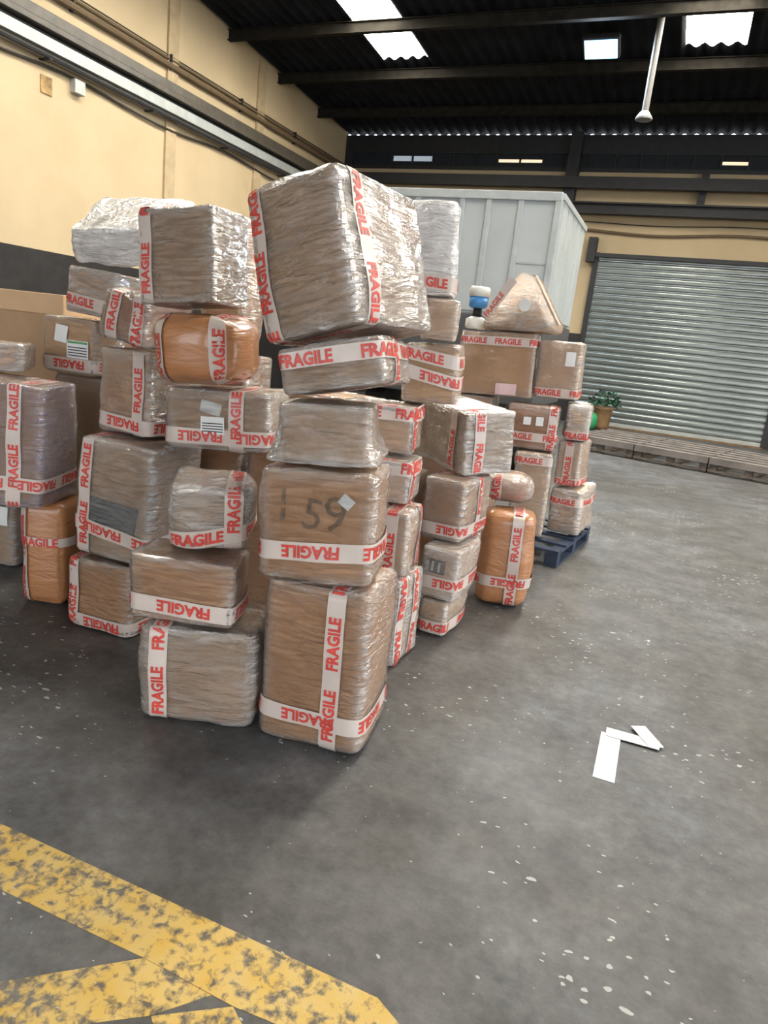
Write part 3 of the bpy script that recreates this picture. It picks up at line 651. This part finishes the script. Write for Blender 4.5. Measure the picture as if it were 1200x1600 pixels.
# --- far column on the blue pallet
parcel('wrapped_carton', (-0.664, 6.272, 0.155, 0.277, 0.50, 0.405, -7, 1.5, -1.5), 'carton bulging over the right end of the blue pallet', body=m_card_l, wrap='milky', dent=0.03, rad=0.035, tapes=[('h', 0.45)], group=GR)
parcel('wrapped_carton', (-0.985, 5.914, 0.148, 0.304, 0.40, 0.704, 8, 0, -1.5), 'tall tan carton standing on the blue pallet, left of the bulging one', body=m_card_l, wrap='grey', tapes=[('h', 0.82)], group=GR)
parcel('wrapped_carton', (-0.715, 6.234, 0.572, 0.205, 0.42, 0.384, -3.8, 0, -2), 'narrow carton with an upright tape, on the bulging pallet carton', body=m_card_l, wrap='grey', tapes=[('v', 0.0, dict(shift=0.03)), ('h', -0.85)], group=GR)
P = parcel('wrapped_parcel', (-1.07, 5.98, 0.862, 0.42, 0.38, 0.367, 7.8, 0, -1), 'orange wrapped box with a low tape and two pale labels, in the far right column', body=m_orange, wrap='clear', rad=0.025, cat='parcel', part='wrapped_body',
           tapes=[('h', -0.45), ('v', 0.82)], group=GR)
P.patch('paper_sticker', 'F', -0.35, -0.05, 0.1, 0.45, m_paper, P.e); P.patch('paper_sticker', 'F', 0.15, 0.45, 0.1, 0.5, m_paper, P.e)
parcel('wrapped_carton', (-0.735, 6.22, 0.965, 0.20, 0.40, 0.305, 8, 0, -1.3), 'pale narrow carton with a tape round its foot, right of the orange labelled box', body=m_card_l, wrap='milky', tapes=[('h', -0.75)], group=GR)
P = parcel('wrapped_carton', (-1.461, 6.117, 1.25, 0.633, 0.399, 0.53, 6.5, 0, -2.5), 'wide tan carton with a level tape near its top, under the tent shaped parcel', body=m_card_l, wrap='clear', rad=0.016, tapes=[('h', 0.72)], group=GR)
P.patch('pink_sticker', 'F', 0.05, 0.62, -0.95, -0.6, simple('pale_pink_label', (0.6, 0.42, 0.42), 0.5), P.e)
P = parcel('wrapped_carton', (-0.945, 6.22, 1.285, 0.36, 0.40, 0.475, 2.8, 0, -2), 'tan carton with a white label on its upper right, top of the far right column', body=m_card_l, wrap='grey', tapes=[('h', -0.8)], group=GR)
P.patch('paper_sticker', 'F', 0.3, 0.75, 0.15, 0.65, m_paper, P.e)
parcel('wrapped_carton', (-1.62, 6.12, 0.148, 0.34, 0.40, 1.09, 6, 0, 0), 'tall carton at the back left of the blue pallet, under the wide tan one', body=m_card, wrap='clear', group=GR)

for gg in ((-1.46, 3.88, 0, 0.32, 0.36, 0.87, 3, 0, 0), (-1.45, 4.86, 0, 0.5, 0.42, 0.9, 5, 0, 0), (-1.42, 5.33, 0, 0.45, 0.36, 0.8, -3, 0, 0), (-1.89, 3.42, 0, 0.42, 0.40, 1.2, 4, 0, 0), (-2.79, 3.52, 0, 0.32, 0.36, 1.25, 6, 0, 0), (-1.95, 4.0, 0, 0.5, 0.45, 1.25, 2, 0, 0)):
    parcel('wrapped_carton', gg, 'plain brown filler carton added deep inside the pile to darken the gaps', body=m_card, wrap='clear', group='filler cartons added inside the pile', res=3)  # fillers put in so the gaps between stacks look dark
# tent shaped parcel on top of the wide tan carton
tp = empty('wedge_parcel', (-1.30, 6.08, 1.80), (0, R(-2.5), R(-4)), label='tent shaped tan parcel with a pale taped slope, on the wide tan carton', category='parcel', group=GR)
def wedge(m, s=1.0, o=0.0):
    fr = [(-0.27*s, -0.22*s, 0), (0.27*s, -0.22*s, 0), (0.29*s, -0.22*s, 0.06), (0.06, -0.22*s, 0.44*s), (-0.02, -0.22*s, 0.44*s), (-0.28*s, -0.22*s, 0.05)]
    a = [m.bm.verts.new(p) for p in fr]; c = [m.bm.verts.new((p[0], 0.22*s+o, p[2])) for p in fr]
    m.bm.faces.new(a); m.bm.faces.new(c[::-1])
    for i in range(6): m.bm.faces.new((a[i], c[i], c[(i+1) % 6], a[(i+1) % 6]))
    bmesh.ops.bevel(m.bm, geom=m.bm.edges[:], offset=0.012, segments=2, affect='EDGES')
    return m
wedge(MB()).build('wrapped_body', m_card_l, tp, True); wedge(MB(), 1.02).build('stretch_film', F['milky'], tp, True)
def strip(name, pts, w, mat, parent, ax):
    m = MB(); L_ = []
    for p in pts:
        p = Vector(p); L_.append((m.bm.verts.new(p-Vector(ax)*w/2), m.bm.verts.new(p+Vector(ax)*w/2)))
    for i in range(len(L_)-1): m.bm.faces.new((L_[i][0], L_[i+1][0], L_[i+1][1], L_[i][1]))
    return m.build(name, mat, parent)
strip('fragile_tape', [(-0.295, 0.0, 0.05), (-0.028, 0.0, 0.458), (0.068, 0.0, 0.458), (0.31, 0.0, 0.07)], 0.07, m_tape, tp, (0, 1, 0))
strip('fragile_tape', [(-0.27, -0.236, 0.09), (-0.05, -0.236, 0.40)], 0.07, m_tape, tp, (0.8, 0, -0.6))
P = None
tg = text_geo('FRAGILE', 0.046, 0.025, 1.0)
me = bpy.data.meshes.new('lettering'); me.from_pydata([(-0.262+q.x*0.57-q.y*0.8, -0.2385, 0.105+q.x*0.82+q.y*0.6) for q in tg[0]], [], tg[1]); link('lettering', me, m_red, tp, kind='stuff')
st_ = MB().lathe([(0.05, -0.002), (0.05, 0.002)], 20).build('paper_sticker', m_paper, tp)
st_.rotation_euler = (R(90), 0, 0); st_.location = (0.06, -0.236, 0.2)

# bottle on the wide tan carton
bt = empty('plastic_bottle', (-1.70, 6.02, 1.785), label='small white and blue capped plastic bottle left of the tent shaped parcel', category='bottle')
m_wp = simple('white_plastic', (0.75, 0.75, 0.7), 0.35); m_bp = simple('blue_plastic', (0.08, 0.3, 0.68), 0.35)
MB().lathe([(0.085, 0.0), (0.09, 0.02), (0.088, 0.08), (0.05, 0.10)]).build('base', m_wp, bt, True)
MB().lathe([(0.04, 0.10), (0.036, 0.17)]).build('neck', m_black, bt, True)
MB().lathe([(0.05, 0.17), (0.078, 0.185), (0.08, 0.265)]).build('blue_band', m_bp, bt, True)
MB().lathe([(0.086, 0.265), (0.088, 0.33), (0.075, 0.345)]).build('cap', m_wp, bt, True)

# blue pallet
bp_ = empty('blue_pallet', (-1.18, 6.1, 0), (0, 0, R(-6)), label='worn blue wooden pallet under the far right column', category='pallet')
for yy in (-0.52, -0.27, 0.0, 0.27, 0.52): MB().box(-0.62, 0.62, yy-0.05, yy+0.05, 0.118, 0.138, 0.003).build('deck_board', m_blue, bp_)
for x in (-0.57, 0, 0.57):
    MB().box(x-0.05, x+0.05, -0.57, 0.57, 0.098, 0.118, 0.003).build('stringer', m_blue, bp_); MB().box(x-0.05, x+0.05, -0.57, 0.57, 0.0, 0.02, 0.003).build('bottom_board', m_blue, bp_)
    for yy in (-0.52, 0, 0.52): MB().box(x-0.05, x+0.05, yy-0.05, yy+0.05, 0.02, 0.098, 0.003).build('block', m_blue, bp_)

# ------------------------------------------------------------------ grey pallets before the shutter
def grey_pallet(x, y, yaw, label):
    e = empty('grey_pallet', (x, y, 0), (0, 0, R(yaw)), label=label, category='pallet', group='grey pallets before the shutter')
    w, d = 1.26, 2.3
    for i in range(6):
        yy = -d/2+0.09+i*(d-0.18)/5; MB().box(-w/2, w/2, yy-0.085, yy+0.085, 0.25, 0.28, 0.004).build('deck_board', m_wood_grey, e)
    for xx_ in (-w/2+0.07, 0, w/2-0.07):
        MB().box(xx_-0.06, xx_+0.06, -d/2, d/2, 0.215, 0.249).build('stringer', m_wood_grey, e)
        MB().box(xx_-0.06, xx_+0.06, -d/2, d/2, 0.0, 0.035).build('bottom_board', m_wood_dark, e)
        for yy in (-d/2+0.08, 0, d/2-0.08): MB().box(xx_-0.06, xx_+0.06, yy-0.07, yy+0.07, 0.035, 0.215).build('block', m_wood_dark, e)
    MB().box(-w/2, w/2, -d/2-0.03, -d/2-0.001, 0.165, 0.28).build('front_board', m_wood_grey, e)
    MB().box(-w/2, w/2, -d/2-0.03, -d/2-0.001, 0.035, 0.07).build('front_runner', m_wood_dark, e)
ct, st2 = math.cos(R(-14)), math.sin(R(-14))
for i, lb in enumerate(('grey slatted pallet half hidden behind the parcels, before the shutter', 'grey slatted pallet second from the parcels, before the shutter', 'grey slatted pallet third from the parcels, before the shutter', 'grey slatted pallet at the right frame edge, before the shutter')):
    s_ = i*1.285; grey_pallet(-1.15+s_*ct+1.15*0.24, 13.62+s_*st2+1.12, -14, lb)

# plant and green ball beside the shutter
pl = empty('potted_plant', (-1.66, 18.9, 0), label='dark green bush in a brown pot at the left foot of the shutter', category='plant')
MB().lathe([(0.17, 0), (0.2, 0.1), (0.23, 0.5), (0.25, 0.52), (0.25, 0.57), (0.2, 0.57)], 20).build('pot', simple('brown_clay', (0.25, 0.15, 0.07), 0.7), pl, True)
m = MB(); m_leaf = simple('dark_green_leaf', (0.03, 0.11, 0.06), 0.5, var=0.4)
for i in range(240):
    a = random.uniform(0, 2*math.pi); rr_ = 0.36*math.sqrt(random.random()); z = 0.6+random.uniform(0, 0.42)*(1-(rr_/0.42)**2)
    c = Vector((rr_*math.cos(a), rr_*math.sin(a), z)); d1 = Vector((math.cos(a+random.uniform(-1, 1)), math.sin(a+random.uniform(-1, 1)), random.uniform(-0.5, 0.8))).normalized()*0.11
    sd = d1.cross(Vector((random.random(), random.random(), 1))).normalized()*0.035
    q = [m.bm.verts.new(c), m.bm.verts.new(c+d1*0.5+sd), m.bm.verts.new(c+d1), m.bm.verts.new(c+d1*0.5-sd)]; m.bm.faces.new(q)
m.build('foliage', m_leaf, pl, kind='stuff')
MB().tube([(0, 0, 0.5), (0.03, 0, 0.75)], 0.03).build('stem', m_wood_dark, pl)
bl = empty('green_float', (-1.95, 18.4, 0), label='bright green rounded plastic canister on the floor beside the brown pot', category='canister')
MB().lathe([(0.12, 0), (0.2, 0.05), (0.235, 0.16), (0.235, 0.3), (0.19, 0.4), (0.07, 0.45), (0.05, 0.45)], 24).build('body', simple('green_plastic', (0.03, 0.3, 0.12), 0.35), bl, True)
MB().lathe([(0.055, 0.45), (0.055, 0.5), (0.04, 0.51)], 16).build('cap', m_black, bl, True)

# ------------------------------------------------------------------ lorry body behind the parcels
TX0, TX1, TY0, TY1, TZ0, TZ1 = -4.32, -1.78, 9.4, 11.6, 2.12, 3.6
lorry = empty('lorry_body', ((TX0+TX1)/2, TY0, 0), label='pale grey lorry box body parked behind the parcels', category='lorry')
m_lorry = simple('pale_grey_enamel_panel', (0.36, 0.39, 0.395), 0.4, var=0.08, scale=1.5); m_lorry2 = simple('grey_trim_rail', (0.33, 0.355, 0.36), 0.4)
m_under = simple('dark_underbody', (0.06, 0.06, 0.062), 0.6)
hw = (TX1-TX0)/2; dl = TY1-TY0
MB().box(-hw, hw, 0.02, dl, TZ0-0.9, TZ1-0.01, 0.01).build('box_core', m_lorry, lorry)
xs = [-hw, -0.62, 0.0, 0.36, 0.78, hw]
for i in range(5): MB().box(xs[i]+0.02, xs[i+1]-0.02, 0.0, 0.03, TZ0, TZ1-0.08, 0.006).build('panel', m_lorry, lorry)
for x in xs[1:-1]: MB().box(x-0.035, x+0.035, -0.025, 0.03, TZ0, TZ1-0.06, 0.008).build('rib', m_lorry2, lorry)
MB().box(-hw-0.02, hw+0.02, -0.035, 0.05, TZ1-0.09, TZ1+0.02, 0.012).build('top_rail', m_lorry2, lorry)
MB().box(0.82, hw, -0.008, 0.03, 2.75, 2.78, 0.004).build('seam', m_lorry2, lorry)
MB().box(hw-0.06, hw+0.03, -0.03, 0.08, TZ0-0.05, TZ1, 0.012).build('corner_post', m_lorry2, lorry)
for i in range(5): MB().box(hw-0.01, hw+0.035, 0.10+i*0.42, 0.46+i*0.42, TZ0, TZ1-0.05, 0.01).build('side_panel', m_lorry, lorry)
MB().box(hw-0.01, hw+0.05, 0.0, dl, TZ1-0.07, TZ1+0.01, 0.01).build('side_rail', m_lorry2, lorry)
MB().box(-hw-0.01, hw+0.04, -0.02, dl, 0.95, TZ0-0.03, 0.02).build('dark_skirt', m_under, lorry)
for x in (-hw+0.2, hw-0.2):
    for yy in (0.6, 1.65):
        m = MB(); m.tube([(x-0.14, yy, 0.5), (x+0.14, yy, 0.5)], 0.5, 24); m.build('wheel', m_black, lorry)
MB().box(-0.5, 0.5, 0.1, dl-0.1, 0.62, 0.97).build('chassis', m_under, lorry)

# ------------------------------------------------------------------ folded white strip on the floor
ws = MB()
def ribbon(m, a, c, w, z0, z1, t=0.002):
    a, c = Vector((*a, z0)), Vector((*c, z1)); d = (c-a); n = Vector((-d.y, d.x, 0)).normalized()*w/2
    q = [m.bm.verts.new(p) for p in (a-n, a+n, c+n, c-n)]; q2 = [m.bm.verts.new(p.co+Vector((0, 0, t))) for p in q]
    m.bm.faces.new(q[::-1]); m.bm.faces.new(q2)
    for i in range(4): m.bm.faces.new((q[i], q[(i+1) % 4], q2[(i+1) % 4], q2[i]))
ribbon(ws, (0.022, 2.67), (0.018, 3.05), 0.085, 0.001, 0.004); ribbon(ws, (-0.005, 3.06), (0.222, 3.065), 0.075, 0.007, 0.008); ribbon(ws, (0.21, 3.04), (0.125, 3.185), 0.07, 0.0105, 0.012)
ws.build('paper_strip', m_paper, label='folded white paper strip lying on the open floor', category='paper')
